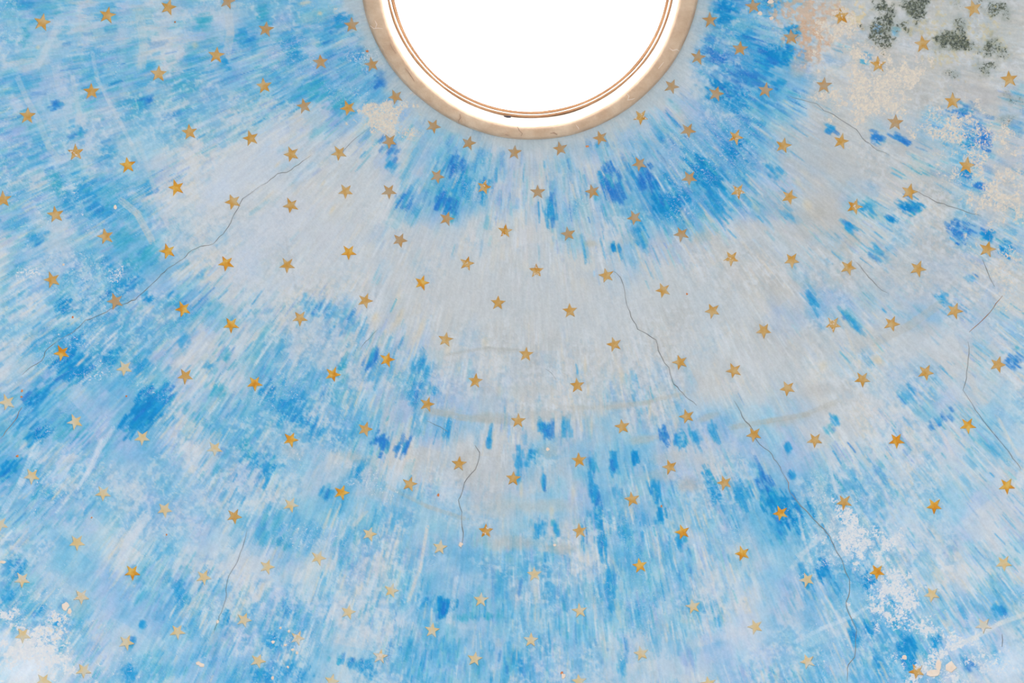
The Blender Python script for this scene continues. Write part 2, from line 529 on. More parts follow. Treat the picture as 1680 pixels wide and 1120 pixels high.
# thin light and blue drags of a dry brush over everything, in loose bundles
n_dry = fbm(bu / 16, bv / 46, 41, 3)
for _ in range(15000):
    x, y = random.uniform(-30, 1710), random.uniform(60, 1150)
    r = math.hypot(x - CX, y - CY)
    if r < 322:
        continue
    v = at(n_dry, x, y) + random.uniform(-.08, .08)
    c = at(cov, x, y)
    kk = 1 - 0.7 * at(calm, x, y)
    if v < 0.46:
        if at(P, x, y)[0] < 110 and random.random() < 0.6:
            continue
        nm = pick([('cream', 1.0), ('white', 1.8), ('pinkish', 0.5)])
        stroke(x, y, radial(x, y) + random.gauss(0, 0.04), random.uniform(14, 58), random.uniform(2.2, 5.5), PAL_LIGHT[nm],
               random.uniform(0.3, 0.9) * (0.5 if y < 300 else 0.9) * kk)
    elif v > 0.55 and c > 0.28:
        nm = pick(hue_options(x, y, c + 0.12))
        stroke(x, y, radial(x, y) + random.gauss(0, 0.04), random.uniform(12, 46), random.uniform(2.2, 5), PAL_BLUE[nm], random.uniform(0.3, 0.85) * kk)

# sponged, crumbly texture everywhere (small mottling)
mott = fbm(XX / 7, YY / 7, 31, 3, 0.7)
patchy = sstep(0.45, 0.62, fbm(XX / 90, YY / 90, 37, 3))
blend(sstep(0.56, 0.66, mott) * patchy * 0.45, (214, 216, 222))
blend(sstep(0.57, 0.67, 1 - mott) * patchy * cov * 0.5, (84, 158, 208))


N22 = fbm(XX / 22, YY / 22, 100, 4)
N9 = fbm(XX / 9, YY / 9, 108, 3)


def blob(x, y, rx, ry, ang=0.0, soft=0.5, seed=0, nz=0.5):
    m = 1.6 * max(rx, ry) + 4
    i0, i1 = max(int((x - m - fx[0]) / STEP), 0), min(int((x + m - fx[0]) / STEP) + 1, W)
    j0, j1 = max(int((y - m - fy[0]) / STEP), 0), min(int((y + m - fy[0]) / STEP) + 1, H)
    if i0 >= i1 or j0 >= j1:
        return None, None
    sl = (slice(j0, j1), slice(i0, i1))
    a = math.radians(ang)
    dx, dy = XX[sl] - x, YY[sl] - y
    u = (dx * math.cos(a) + dy * math.sin(a)) / rx
    v = (-dx * math.sin(a) + dy * math.cos(a)) / ry
    nn = N22[sl] * 0.65 + N9[sl] * 0.35
    d = np.sqrt(u * u + v * v) + (nn - 0.5) * nz * 2
    return sl, 1 - sstep(1 - soft, 1, d)


def blend_at(sl, alpha, colour):
    if sl is None:
        return
    b = P[sl]
    b += (np.asarray(colour, float) - b) * np.clip(alpha, 0, 1)[..., None]


FLAKE = np.zeros((H, W, 3))


def flake_at(sl, m, ch):
    if sl is not None:
        FLAKE[sl][..., ch] = np.maximum(FLAKE[sl][..., ch], m)


# smooth pale repairs and grey damp patches (x, y, rx, ry, angle, colour, alpha)
PATCH = [
 (420,270,120,60,-30,(200,206,216),.75),(460,370,110,60,-38,(202,204,212),.8),(540,400,80,70,-30,(200,202,208),.7),(350,320,50,30,-40,(196,206,222),.6),
 (400,440,60,40,-40,(196,204,220),.55),(450,470,60,30,-30,(198,204,214),.6),(700,400,50,40,0,(198,198,202),.45),(640,440,60,60,0,(200,200,204),.5),
 (760,480,110,60,0,(200,199,200),.6),(880,500,120,70,0,(198,198,199),.65),(1000,520,110,70,0,(198,200,203),.65),(1110,470,90,50,15,(197,201,204),.65),
 (1190,500,90,60,25,(196,200,204),.65),(1240,590,100,50,30,(200,202,204),.65),(1150,560,60,60,20,(199,202,206),.6),(1340,560,70,40,30,(196,198,200),.6),
 (1290,410,80,40,35,(192,200,206),.6),(1440,470,90,40,35,(190,192,194),.65),(1330,370,60,30,30,(192,188,184),.5),(1480,430,60,40,0,(188,192,192),.6),
 (1560,440,50,34,0,(190,193,197),.5),(1260,330,26,60,-30,(190,190,190),.5),(1330,250,40,60,-40,(182,190,196),.7),(1380,280,60,30,40,(184,188,192),.6),
 (1500,560,80,40,20,(194,200,206),.5),(1230,690,44,50,20,(206,206,208),.65),(1560,760,50,40,20,(204,208,216),.5),(1480,860,50,50,30,(208,214,226),.5),
 (1590,620,34,24,0,(204,204,208),.5),(690,440,30,60,40,(204,202,202),.4),(735,800,26,44,5,(206,212,220),.75),(650,790,30,30,0,(216,216,220),.6),
 (735,740,40,30,0,(202,206,214),.6),(780,810,22,60,0,(196,194,194),.6),(810,760,20,40,0,(196,196,200),.4),(850,610,26,40,0,(190,193,196),.7),
 (1590,1050,50,30,-20,(214,222,236),.5),(1400,980,30,30,0,(206,214,226),.35),(40,1100,80,40,-10,(226,232,242),.75),(10,1050,40,30,0,(222,228,240),.5),
 (1650,1090,60,30,-20,(216,226,238),.6),(1220,1040,60,30,10,(206,210,222),.6),(1230,1075,50,26,0,(208,216,228),.4),(225,870,12,36,35,(208,212,222),.7),
 (400,620,30,34,30,(196,202,216),.5),(1560,560,40,60,0,(196,200,206),.3),(310,900,24,16,0,(210,210,220),.6),(60,470,30,20,0,(186,200,224),.4),
 (25,520,26,16,-20,(206,208,218),.6),(290,310,16,10,-20,(214,208,204),.7),(245,150,20,10,-10,(206,206,212),.5),(200,60,16,44,0,(198,202,212),.5),
 (230,100,16,30,0,(198,202,210),.5),(60,70,30,20,0,(200,206,216),.4),(460,40,20,16,0,(196,198,208),.35),(540,240,60,20,-40,(196,200,206),.5),
 (870,640,60,14,0,(188,187,184),.6),(730,676,44,12,0,(182,182,180),.7),(800,685,50,12,0,(182,180,172),.7),(900,680,70,14,0,(186,184,180),.7),
 (1010,665,60,10,-4,(186,184,180),.6),(950,668,50,8,0,(182,178,168),.5),(1060,720,40,10,-8,(190,184,176),.6),(1100,750,40,12,-12,(188,187,184),.5),
 (1160,684,26,8,-20,(184,178,168),.6),(1130,795,30,20,-8,(188,180,172),.7),(1080,780,40,14,0,(194,190,184),.5),(900,740,26,16,0,(180,184,186),.7),
 (900,830,80,16,0,(192,190,186),.6),(820,830,50,24,0,(192,190,184),.6),(840,890,80,18,0,(188,184,178),.7),(920,900,40,12,0,(184,182,176),.7),
 (1350,640,44,16,-10,(190,186,182),.65),(1290,690,50,14,-14,(186,180,170),.6),(1360,670,40,16,-20,(192,190,188),.6),(1420,560,40,22,-30,(188,184,178),.7),
 (1390,400,30,20,-30,(184,180,172),.7),(1340,350,24,14,0,(188,182,172),.6),(1520,540,30,20,0,(184,182,180),.5),(820,575,50,8,2,(186,184,180),.6),
 (580,750,40,14,10,(188,184,178),.5),(480,740,26,20,0,(196,192,190),.5),(620,810,30,14,15,(196,194,190),.5),(900,560,30,8,0,(190,190,190),.5),
 (1150,390,30,14,-20,(188,182,172),.5),(970,400,14,8,0,(180,172,150),.5),(1030,390,26,16,0,(196,194,194),.5),(1475,100,90,40,20,(196,186,176),.5),
 (1600,160,70,40,20,(184,178,176),.6),(1640,60,50,60,0,(184,184,176),.6),(1560,30,44,30,0,(178,182,178),.6),(1480,40,50,30,0,(176,180,180),.6),
 (1540,110,44,26,0,(190,184,176),.6),(1500,220,40,20,20,(178,184,196),.5),(1655,250,30,50,0,(186,188,194),.6),(1540,290,40,26,0,(186,186,186),.6),
 (1620,350,34,26,0,(188,188,192),.6),(1345,170,34,26,40,(184,182,178),.6),(1310,110,20,26,0,(192,180,170),.6),(1400,170,34,26,0,(182,190,198),.5),
]
for i, (x, y, rx, ry, an, c, al) in enumerate(PATCH):
    sl, m = blob(x, y, rx, ry, an, 0.8, i, 0.5)
    blend_at(sl, m * al * 0.8, np.array(c) + (0, 2, 5))

# collar of repaired plaster round the oculus
d_ring = RAD + 8 * np.cos(ANG)
collar = (1 - sstep(300, 322, d_ring + 34 * (fbm(XX / 26, YY / 26, 70) - .5)))
blend(collar * 0.85, (182, 194, 202))
blend(collar * sstep(0.5, 0.7, fbm(bu / 30, bv / 14, 77)) * 0.4, (204, 206, 208))

# speckled losses: (x, y, rx, ry, angle, threshold, colour, grain, alpha)
SPECK = [
 (628,195,44,28,-10,.42,(222,210,206),7,.95),(665,215,24,16,0,.5,(216,206,206),6,.8),(600,100,34,24,20,.55,(214,208,206),6,.8),
 (520,20,30,20,0,.52,(216,208,196),7,.8),(610,30,14,26,0,.5,(208,198,188),8,.6),
 (1430,150,80,60,35,.46,(226,210,192),6,.95),(1480,120,50,34,10,.45,(224,208,188),7,.9),(1375,40,30,26,0,.45,(222,206,196),7,.9),
 (1400,20,30,20,0,.52,(232,204,150),8,.8),(1330,20,44,34,20,.44,(214,172,140),6,.85),(1320,70,30,24,0,.52,(212,168,136),7,.8),
 (1590,240,80,60,40,.50,(228,212,192),6,.95),(1630,320,60,60,40,.49,(226,212,198),6,.9),(1655,450,40,60,0,.54,(226,208,190),5,.85),
 (1570,300,44,30,0,.56,(230,206,170),7,.8),(1500,300,50,20,30,.60,(228,206,170),6,.7),(1600,410,40,30,20,.55,(220,208,196),6,.7),
 (1540,200,50,30,40,.52,(226,208,184),7,.8),(1380,90,34,30,0,.57,(224,206,176),7,.7),(1570,60,80,50,10,.60,(212,192,140),6,.6),
 (1400,870,60,36,30,.46,(224,224,232),6,.95),(1360,890,50,40,-40,.54,(220,224,232),6,.8),(1480,990,60,40,35,.48,(226,224,228),6,.95),
 (1440,1000,40,22,20,.46,(228,222,222),7,.95),(1430,960,50,40,0,.57,(222,226,236),5,.8),(1520,1100,50,30,0,.50,(224,220,222),8,.95),
 (1560,1060,60,22,-25,.50,(222,222,226),7,.9),(1610,1090,60,36,0,.52,(214,222,236),7,.8),(1360,1040,50,60,0,.60,(222,226,234),5,.8),
 (50,1060,90,60,20,.46,(224,228,238),6,.9),(100,1040,60,30,20,.56,(236,222,210),7,.8),(30,1010,40,40,0,.58,(232,212,192),6,.7),
 (60,960,50,50,0,.60,(216,216,228),6,.6),(210,1080,70,40,0,.60,(214,224,234),5,.8),(420,1080,60,50,0,.60,(214,226,236),6,.7),
 (470,1030,50,50,0,.62,(222,222,228),7,.8),(600,1090,60,30,0,.60,(214,218,228),6,.7),(330,950,60,50,0,.62,(206,218,230),6,.6),
 (620,800,60,26,25,.54,(212,210,208),9,.7),(700,620,50,50,0,.60,(208,206,206),8,.6),(560,740,50,24,20,.56,(206,202,198),9,.6),
 (470,750,26,30,0,.56,(210,208,206),8,.7),(150,60,30,50,0,.60,(206,210,216),7,.6),(100,130,60,60,0,.62,(204,212,220),7,.5),
 (80,360,70,30,-30,.57,(198,204,216),6,.7),(200,330,40,50,0,.60,(206,208,212),7,.6),(190,450,20,12,0,.50,(214,214,222),7,.8),
 (150,620,40,20,-40,.55,(206,210,226),6,.8),(60,440,30,12,-30,.5,(210,208,220),6,.8),(490,610,60,40,0,.62,(206,208,212),7,.5),
 (390,600,40,30,40,.60,(204,208,220),7,.6),(880,520,120,30,0,.66,(206,204,200),7,.4),(1080,650,80,30,-10,.62,(200,200,198),8,.5),
 (1140,770,60,40,0,.58,(202,200,198),8,.6),(830,700,60,60,0,.64,(204,202,200),8,.5),(1160,400,60,30,-20,.60,(204,202,200),7,.5),
 (1050,240,60,40,30,.60,(214,206,198),9,.7),(990,260,50,50,0,.62,(216,206,194),9,.7),(1180,100,50,50,0,.62,(210,204,202),7,.7),
 (1250,30,40,30,0,.58,(210,204,204),8,.6),(800,270,60,30,0,.62,(208,204,200),8,.6),(880,290,80,40,0,.64,(212,206,198),8,.6),
]
for i, (x, y, rx, ry, an, th, c, g, al) in enumerate(SPECK):
    sl, m = blob(x, y, rx * 1.75, ry * 1.75, an, 1.0, 40 + i, 1.1)
    if sl is None:
        continue
    if c[2] < 160:            # rusty bloom is its own colour, not plaster
        gn = fbm(XX[sl] / g, YY[sl] / g, 200 + g, 3, 0.75)
        blend_at(sl, sstep(th - 0.02, th + 0.08, gn + (m - 0.6) * 0.25) * np.minimum(1, m * 2) * al * 0.8, c)
    else:
        wgt = min(1.0, (0.72 - th) / 0.36) * al
        flake_at(sl, np.minimum(0.8, m * wgt * 1.25), 0 if c[0] > c[2] + 8 else 1)
lace = sstep(0.52, 0.66, fbm(XX / 80, YY / 80, 333, 3)) * sstep(0.4, 0.7, cov) * 0.34
FLAKE[..., 1] = np.maximum(FLAKE[..., 1], lace)

# mould: dark green-black crumbly growth in the corner that lets the rain in
for i, (x, y, rx, ry, an, k) in enumerate([
 (1452,22,22,34,0,1.0),(1458,40,10,14,0,1),(1482,4,22,10,0,.7),(1500,6,20,12,0,.9),(1512,22,14,10,30,.9),(1560,58,16,14,0,1.),(1580,68,30,12,8,1.),
 (1600,72,28,8,6,.8),(1575,45,12,26,0,.6),(1625,85,26,16,20,.6),(1622,105,14,12,30,.7),(1632,8,26,12,20,.7),(1650,20,24,12,30,.5),
 (1562,120,14,6,0,.5),(1610,115,12,8,0,.5),(1665,165,14,8,20,.5),(1650,195,14,8,0,.4),(1575,10,14,10,0,.35),(1540,75,20,10,0,.3)]):
    sl, m = blob(x, y, rx * 1.9, ry * 1.9, an, 1.0, 150 + i, 1.3)
    if sl is not None:
        blend_at(sl, m * 0.6 * k, (136, 141, 130))
        flake_at(sl, np.minimum(0.60, m * 0.8 * k), 2)

# ochre drips and warm stains
for i, (x, y, rx, ry, an, al) in enumerate([
 (455,270,10,3,-50,.5),(545,345,16,5,-60,.6),(530,300,12,3,-55,.5),(655,520,8,24,25,.5),(690,540,8,30,20,.45),(470,250,8,4,0,.4),
 (615,520,8,14,30,.6),(1325,335,12,16,-35,.5),(1440,590,16,10,30,.6),(1310,300,10,18,-35,.4),(855,800,5,30,0,.5),(1066,670,4,26,0,.5),
 (960,600,4,26,0,.5),(965,640,4,20,0,.5),(795,560,8,16,0,.4),(820,640,10,20,0,.3),(940,810,5,20,0,.4),(905,840,6,16,0,.4),
 (62,78,6,6,0,.6),(320,75,8,8,0,.5),(500,5,16,5,-10,.6),(525,22,7,6,0,.8),(1020,620,6,24,0,.4),(1110,690,6,18,0,.4),(970,700,5,26,0,.4),
 (905,400,6,16,0,.3),(1240,340,8,16,-30,.4),(1350,600,12,12,0,.4),(1230,300,6,14,-30,.3),(735,570,8,20,15,.4)]):
    sl, m = blob(x, y, rx, ry, an, 0.9, 180 + i, 0.3)
    blend_at(sl, m * al, (222, 204, 176))

# longer hand-drawn strokes and ridges that stand out: (points, width, colour, alpha)
LINES = [
 ([(152,90),(160,130),(178,165),(200,205),(215,235),(228,262)],5,(206,210,218),.45),([(95,40),(78,75),(62,110)],9,(200,208,218),.5),
 ([(228,235),(250,300),(262,345),(285,385)],6,(204,206,212),.35),([(200,330),(225,350),(248,392)],10,(206,204,204),.7),
 ([(30,130),(45,165),(60,190)],8,(200,206,216),.5),([(120,130),(130,185),(125,215)],7,(198,206,216),.5),([(375,25),(378,55),(372,90)],12,(196,202,210),.6),
 ([(230,30),(236,75),(232,110)],13,(198,204,210),.5),([(64,200),(80,240),(96,262)],9,(196,206,212),.5),([(470,395),(485,470),(510,478)],3,(178,182,188),.4),
 ([(165,725),(145,770),(128,800)],4,(216,220,232),.8),([(184,705),(160,745),(140,785)],5,(210,214,228),.7),([(240,845),(215,880),(195,930)],16,(206,212,222),.8),
 ([(60,730),(35,790),(8,835)],10,(214,218,230),.6),([(615,950),(590,990),(560,1040)],10,(206,214,226),.5),([(525,890),(515,930),(500,980)],20,(206,214,222),.6),
 ([(582,860),(600,840)],4,(214,208,202),.6),([(700,870),(690,930),(672,980)],4,(220,210,204),.8),([(690,920),(685,990),(620,1050)],7,(206,214,226),.4),
 ([(748,950),(742,990),(735,1020)],6,(214,214,222),.6),([(550,990),(540,1010),(528,1050)],5,(216,216,222),.6),([(1560,1062),(1600,1045),(1640,1022),(1680,1008)],6,(222,218,216),.7),
 ([(1310,1050),(1350,1030),(1400,1010),(1440,985)],5,(218,222,230),.5),([(1445,870),(1452,890),(1440,920),(1425,945)],4,(224,220,220),.7),
 ([(1345,880),(1320,905),(1300,930)],6,(214,216,222),.5),([(1310,845),(1318,880),(1330,920),(1345,960)],3,(214,216,224),.7),
 ([(1530,690),(1550,720),(1562,745)],5,(216,210,216),.7),([(1640,690),(1655,720),(1670,745)],4,(218,212,206),.6),([(1360,760),(1370,800),(1380,820)],4,(206,214,224),.7),
 ([(1585,600),(1600,640),(1615,660)],9,(206,202,200),.5),([(1380,520),(1395,560),(1410,600)],3,(216,206,194),.5),([(1430,690),(1445,720),(1452,745)],4,(206,212,222),.6),
 ([(560,860),(550,920)],3,(214,214,218),.6),([(1585,590),(1560,585)],2,(190,200,206),.3),([(740,580),(800,570),(860,575)],3,(176,176,174),.5),
 ([(1205,700),(1262,690),(1320,680),(1370,660)],7,(182,178,170),.45),([(700,672),(760,685),(840,692)],9,(182,182,178),.5),([(1000,668),(1060,660),(1120,645)],6,(184,182,176),.5),
 ([(1440,560),(1490,535),(1540,500)],12,(184,182,178),.45),([(640,800),(700,830),(760,850)],5,(184,180,174),.4),
]
for pts_, wd_, c_, al_ in LINES:
    for (x0, y0), (x1, y1) in zip(pts_[:-1], pts_[1:]):
        L_ = math.hypot(x1 - x0, y1 - y0)
        stroke((x0 + x1) / 2, (y0 + y1) / 2, math.atan2(y1 - y0, x1 - x0), L_ * 1.35 + 4, wd_ + 3, c_, al_, 0.2)

P += (np.random.default_rng(8).random((H, W, 1)) - 0.5) * 7
P = np.clip(P, 10, 250)
PAINT = lin(P)

# ------------------------------------------------------------------ dome mesh
def axis(fine, lo, hi, coarse=18.0):
    a = np.arange(fine[0] - coarse, lo, -coarse)[::-1]
    b = np.arange(fine[-1] + coarse, hi, coarse)
    return np.concatenate([a, fine, b])


RIM = F * math.tan(math.radians(45))      # map radius of the springing line
gx_all = axis(fx, CX - RIM - 30, CX + RIM + 30)
gy_all = axis(fy, CY - RIM - 30, CY + RIM + 30)
MX, MY = np.meshgrid(gx_all, gy_all)
mr = np.hypot(MX - CX, MY - CY)


def reflect(v, lo, hi):
    """continue the same decoration past the surveyed part by mirroring it"""
    span = hi - lo
    t = np.mod(v - lo, 2 * span)
    return lo + np.where(t > span, 2 * span - t, t)


sy = np.where(MY < fy[0], 2 * CY - MY, MY)
sx = reflect(MX, fx[0] + 1, fx[-1] - 1)
sy = reflect(sy, fy[0] + 1, fy[-1] - 1)
ii = np.clip(((sx - fx[0]) / STEP).round().astype(int), 0, W - 1)
jj = np.clip(((sy - fy[0]) / STEP).round().astype(int), 0, H - 1)
colv = PAINT[jj, ii]
# hand-laid plaster is never quite true: a few millimetres of waviness
wav = (fbm(MX / 160, MY / 160, 400, 3) - 0.5) * 0.0016 * np.clip((mr - 300) / 200, 0, 1)
V3 = dome(MX, MY, 0.0)
ctr = np.array([0, 0, EYE + R])
V3 = ctr + (V3 - ctr) * (1 + wav / R)[..., None]
ny, nx = MX.shape
keep_v = (mr > 268) & (mr < RIM + 12)
q = keep_v[:-1, :-1] & keep_v[1:, :-1] & keep_v[:-1, 1:] & keep_v[1:, 1:]
idx = np.arange(ny * nx).reshape(ny, nx)
quads = np.stack([idx[:-1, :-1], idx[1:, :-1], idx[1:, 1:], idx[:-1, 1:]], -1)[q]
used = np.zeros(ny * nx, bool)
used[quads.ravel()] = True
remap = np.cumsum(used) - 1
quads = remap[quads].astype(np.int32)
vv = V3.reshape(-1, 3)[used].astype(np.float32)
me = bpy.data.meshes.new('ceiling')
me.vertices.add(len(vv))
me.vertices.foreach_set('co', vv.ravel())
me.loops.add(quads.size)
me.loops.foreach_set('vertex_index', quads.ravel())
me.polygons.add(len(quads))
me.polygons.foreach_set('loop_start', np.arange(0, quads.size, 4, dtype=np.int32))
me.update(calc_edges=True)
me.shade_smooth()
ca = me.attributes.new('paint', 'FLOAT_COLOR', 'POINT')
rg = np.ones((len(vv), 4), np.float32)
rg[:, :3] = colv.reshape(-1, 3)[used]
ca.data.foreach_set('color', rg.ravel())
fa = me.attributes.new('flake', 'FLOAT_VECTOR', 'POINT')
fa.data.foreach_set('vector', np.ascontiguousarray(FLAKE[jj, ii].reshape(-1, 3)[used], dtype=np.float32).ravel())
ba = me.attributes.new('bristle', 'FLOAT_VECTOR', 'POINT')
mang = np.arctan2(MX - CX, MY - CY)
bb = np.stack([mang * 620 / 5.0 * 0.8, mr / 40.0, mr * 0], -1).reshape(-1, 3)[used].astype(np.float32)
ba.data.foreach_set('vector', bb.ravel())
me.materials.append(M_DOME)
ceiling = bpy.data.objects.new('ceiling', me)
COL.objects.link(ceiling)
ceiling['kind'] = 'structure'
ceiling['label'] = 'plaster dome painted in radiating blue and white brushstrokes, worn and stained'

# ------------------------------------------------------------------ moulded ring of the oculus
NS = 160


def ring(name, loops, mat, parent=None, kind=None, wob=0.0, seed=1):
    """loops: (map radius, shift of the centre, height above the eye). Lathe of hand-run plaster."""
    rs = np.random.default_rng(seed)
    ph = rs.random(6) * 6.28
    vs, fs = [], []
    for k, (rp, dy, z) in enumerate(loops):
        for i in range(NS):
            a = 2 * math.pi * i / NS
            wv = wob * (math.sin(3 * a + ph[0]) + 0.7 * math.sin(5 * a + ph[1]) + 0.5 * math.sin(9 * a + ph[2]) + 0.4 * math.sin(17 * a + ph[3]))
            rr = (rp + wv) * z / F
            vs.append((rr * math.sin(a), rr * math.cos(a) + dy * z / F, EYE + z))
    for k in range(len(loops) - 1):
        for i in range(NS):
            j = (i + 1) % NS
            fs.append((k * NS + i, k * NS + j, (k + 1) * NS + j, (k + 1) * NS + i))
    return mesh_obj(name, vs, fs, mat, parent, kind, smooth=True)


ocu = ring('trim_1', [
    (283, 4, 5.96), (280, 4, 5.885), (277.5, 4, 5.862), (275, 5, 5.856), (266, 7, 5.853), (258, 11, 5.857), (252, 14.5, 5.861),
    (250, 15.2, 5.866), (248.4, 15.6, 5.874), (247.2, 15.9, 5.884), (246.2, 16, 5.898)], M_RING, None, 'structure', 0.5, 3)
ocu['label'] = 'rounded bare plaster moulding round the oculus'
rev = ring('reveal', [(246.2, 16, 5.898), (245.0, 16, 5.915), (243, 15.5, 5.93), (240.5, 12.5, 5.98), (238, 10, 6.05)], M_RING_LIT, ocu, None, 0.5, 3)
lip = ring('inner_lip', [(238.0, 10, 6.05), (237.2, 9.4, 6.044), (235.4, 9, 6.044), (234.8, 9, 6.052)], M_LIP_SHADE, ocu, None, 0.3, 4)
lip3 = ring('reveal', [(234.8, 9, 6.052), (234.0, 9.5, 6.09), (232.0, 10.5, 6.15)], M_RING_LIT, ocu, None, 0.3, 4)
lip2 = ring('inner_lip', [(232.0, 10.5, 6.15), (231.4, 10.8, 6.146), (227.4, 11.5, 6.146), (226.8, 11.5, 6.152), (226.8, 11.5, 6.165), (228, 11, 6.20), (232, 8, 6.30), (262, 0, 6.32), (284, 0, 5.96)], M_LIP_SHADE, ocu, None, 0.3, 5)

# ------------------------------------------------------------------ the open rotunda below (outside the picture)
def cyl_wall(name, r0, r1, z0, z1, a0, a1, n, mat):
    vs, fs = [], []
    for i in range(n + 1):
        a = a0 + (a1 - a0) * i / n
        for r, z in ((r0, z0), (r0, z1), (r1, z1), (r1, z0)):
            vs.append((r * math.cos(a), r * math.sin(a), z))
    for i in range(n):
        b, c = i * 4, (i + 1) * 4
        for k in range(4):
            fs.append((b + k, b + (k + 1) % 4, c + (k + 1) % 4, c + k))
    fs.append((0, 1, 2, 3))
    fs.append((n * 4 + 3, n * 4 + 2, n * 4 + 1, n * 4))
    return mesh_obj(name, vs, fs, mat, None, 'structure')


SPR = EYE + R
cyl_wall('trim_2', 2.97, 3.35, SPR - 0.35, SPR + 0.03, 0, 2 * math.pi, 96, M_WALL)
for k in range(8):
    a = k * math.pi / 4 + math.pi / 8
    cyl_wall('wall_pier' if k == 0 else 'wall_pier', 3.0, 3.3, 0.0, SPR - 0.35, a - 0.12, a + 0.12, 6, M_WALL)


def disc(name, r, z, mat, n=64, t=0.1):
    vs = [(r * math.cos(2 * math.pi * i / n), r * math.sin(2 * math.pi * i / n), zz) for zz in (z, z - t) for i in range(n)]
    fs = [tuple(range(n)), tuple(range(2 * n - 1, n - 1, -1))] + [(i, n + i, n + (i + 1) % n, (i + 1) % n) for i in range(n)]
    return mesh_obj(name, vs, fs, mat, None, 'structure')


disc('floor', 3.6, 0.0, M_FLOOR)
disc('ground', 40.0, -0.1, M_GROUND)

# ------------------------------------------------------------------ stars
STARS = [
 (69,37),(176,25),(276,12),(373,2),(355,91),(260,121),(150,150),(45,190),(311,217),(411,227),(124,250),(209,271),
 (436,48),(577,41),(526,102),(610,106),(433,141),(499,174),(571,177),(649,159),(711,207),(639,232),(769,235),(478,253),(556,251),(844,250),
 (1236,10),(1165,33),(1214,80),(1145,94),(1102,142),(1175,154),(1256,148),(1051,192),(1129,214),(1207,225),(985,226),(919,244),(1049,269),
 (1298,61),(1380,27),(1597,14),(1514,72),(1441,106),(1352,140),(1656,130),(1563,166),(1469,201),(1285,239),(1380,232),(1586,272),
 (5,327),(91,352),(289,308),(382,331),(173,388),(275,412),(371,432),(85,459),(189,494),(300,507),(379,533),
 (477,337),(567,314),(638,314),(717,289),(794,307),(733,359),(656,394),(572,414),(471,435),(829,379),(766,432),(692,464),(599,493),(817,497),(492,522),(731,557),
 (882,315),(972,314),(1131,292),(1211,314),(1041,357),(932,384),(1118,384),(880,444),(995,452),(1200,424),(1088,476),(935,510),(1169,510),(1253,542),(1008,565),
 (1295,323),(1492,315),(1402,339),(1299,427),(1392,439),(1506,441),(1620,409),(1367,532),(1463,531),(1566,510),
 (101,579),(204,604),(304,617),(418,629),(11,660),(123,692),(233,718),(352,736),(52,781),(169,809),(270,836),(384,847),
 (546,614),(635,590),(780,625),(701,663),(599,704),(477,721),(753,761),(672,794),(560,808),(477,828),
 (863,581),(1116,594),(1204,608),(947,632),(850,690),(1021,700),(1127,683),(1237,713),(950,755),(1099,766),(842,785),(1037,819),(1189,792),
 (1292,637),(1415,622),(1519,611),(1637,598),(1337,722),(1471,723),(1588,698),(1652,797),(1385,824),(1533,830),(1281,842),
 (126,890),(0,860),(217,939),(36,951),(334,947),(133,979),(207,1054),(291,1036),(400,1017),(37,1042),(137,1100),(71,1117),(423,1084),
 (606,876),(522,915),(438,930),(722,898),(797,871),(642,969),(571,1004),(789,984),(488,1047),(709,1034),(624,1077),(779,1081),(544,1118),
 (951,871),(1120,873),(1050,928),(1218,908),(877,942),(951,1002),(1137,995),(871,1050),(1239,1028),(1052,1072),(950,1118),(1162,1122),
 (1439,938),(1324,951),(1647,924),(1529,975),(1614,1026),(1325,1085),(1504,1101),
]
BRIGHT = {(101,579),(300,507),(289,308),(418,629),(692,464),(1281,842),(1533,830),(1652,797),(1218,908),(1439,938),(1120,873),(217,939),(209,271),(379,533),(560,808),
          (1471,723),(572,414),(1588,698),(275,412),(371,432),(477,721),(635,590),(546,614),(1050,928)}
PALE = {(204,604),(11,660),(123,692),(233,718),(352,736),(52,781),(169,809),(270,836),(126,890),(0,860),(334,947),(291,1036),(400,1017),(37,1042),(137,1100),
        (71,1117),(423,1084),(606,876),(438,930),(522,915),(722,898),(642,969),(571,1004),(789,984),(709,1034),(624,1077),(779,1081),(544,1118),(877,942),(951,1002),
        (1137,995),(871,1050),(1239,1028),(1052,1072),(950,1118),(1162,1122),(1324,951),(1647,924),(1529,975),(1614,1026),(1325,1085),(133,979),(36,951),(207,1054),(477,828)}
WORN = {(124,250),(1207,225),(1051,192),(1380,27),(829,379),(1402,339),(880,444),(1200,424),(766,432),(1441,106),(1367,532),(797,871),(1504,1101),(794,307),(1211,314)}
PALEWORN = {(488,1047),(36,951),(133,979),(624,1077),(1614,1026),(1325,1085)}
BROWN = {(577,41),(526,102),(610,106),(649,159),(711,207),(639,232),(769,235),(844,250),(919,244),(985,226),(1102,142),(1145,94),(1165,33),(1214,80),(1236,10),(1175,154),
         (1256,148),(1129,214),(1049,269),(1131,292),(717,289),(882,315),(972,314),(638,314),(733,359),(932,384),(656,394),(1041,357),(436,48),(499,174),(1298,61),(1352,140),
         (373,2),(1118,384),(189,494),(1469,201)}
ORD = ['zeroth', 'first', 'second', 'third', 'fourth', 'fifth', 'sixth', 'seventh', 'eighth', 'ninth', 'tenth', 'eleventh', 'twelfth',
       'thirteenth', 'fourteenth', 'fifteenth', 'sixteenth', 'seventeenth', 'eighteenth', 'nineteenth', 'twentieth']
LOOK = {'bright': 'bright gold star', 'plain': 'plain gold star', 'brown': 'dull brown star', 'pale': 'pale faded star',
        'worn': 'chipped gold star', 'paleworn': 'pale flaking star'}


def star_kind(s):
    for k, st in (('paleworn', PALEWORN), ('pale', PALE), ('worn', WORN), ('bright', BRIGHT), ('brown', BROWN)):
        if s in st:
            return k
    return 'plain'


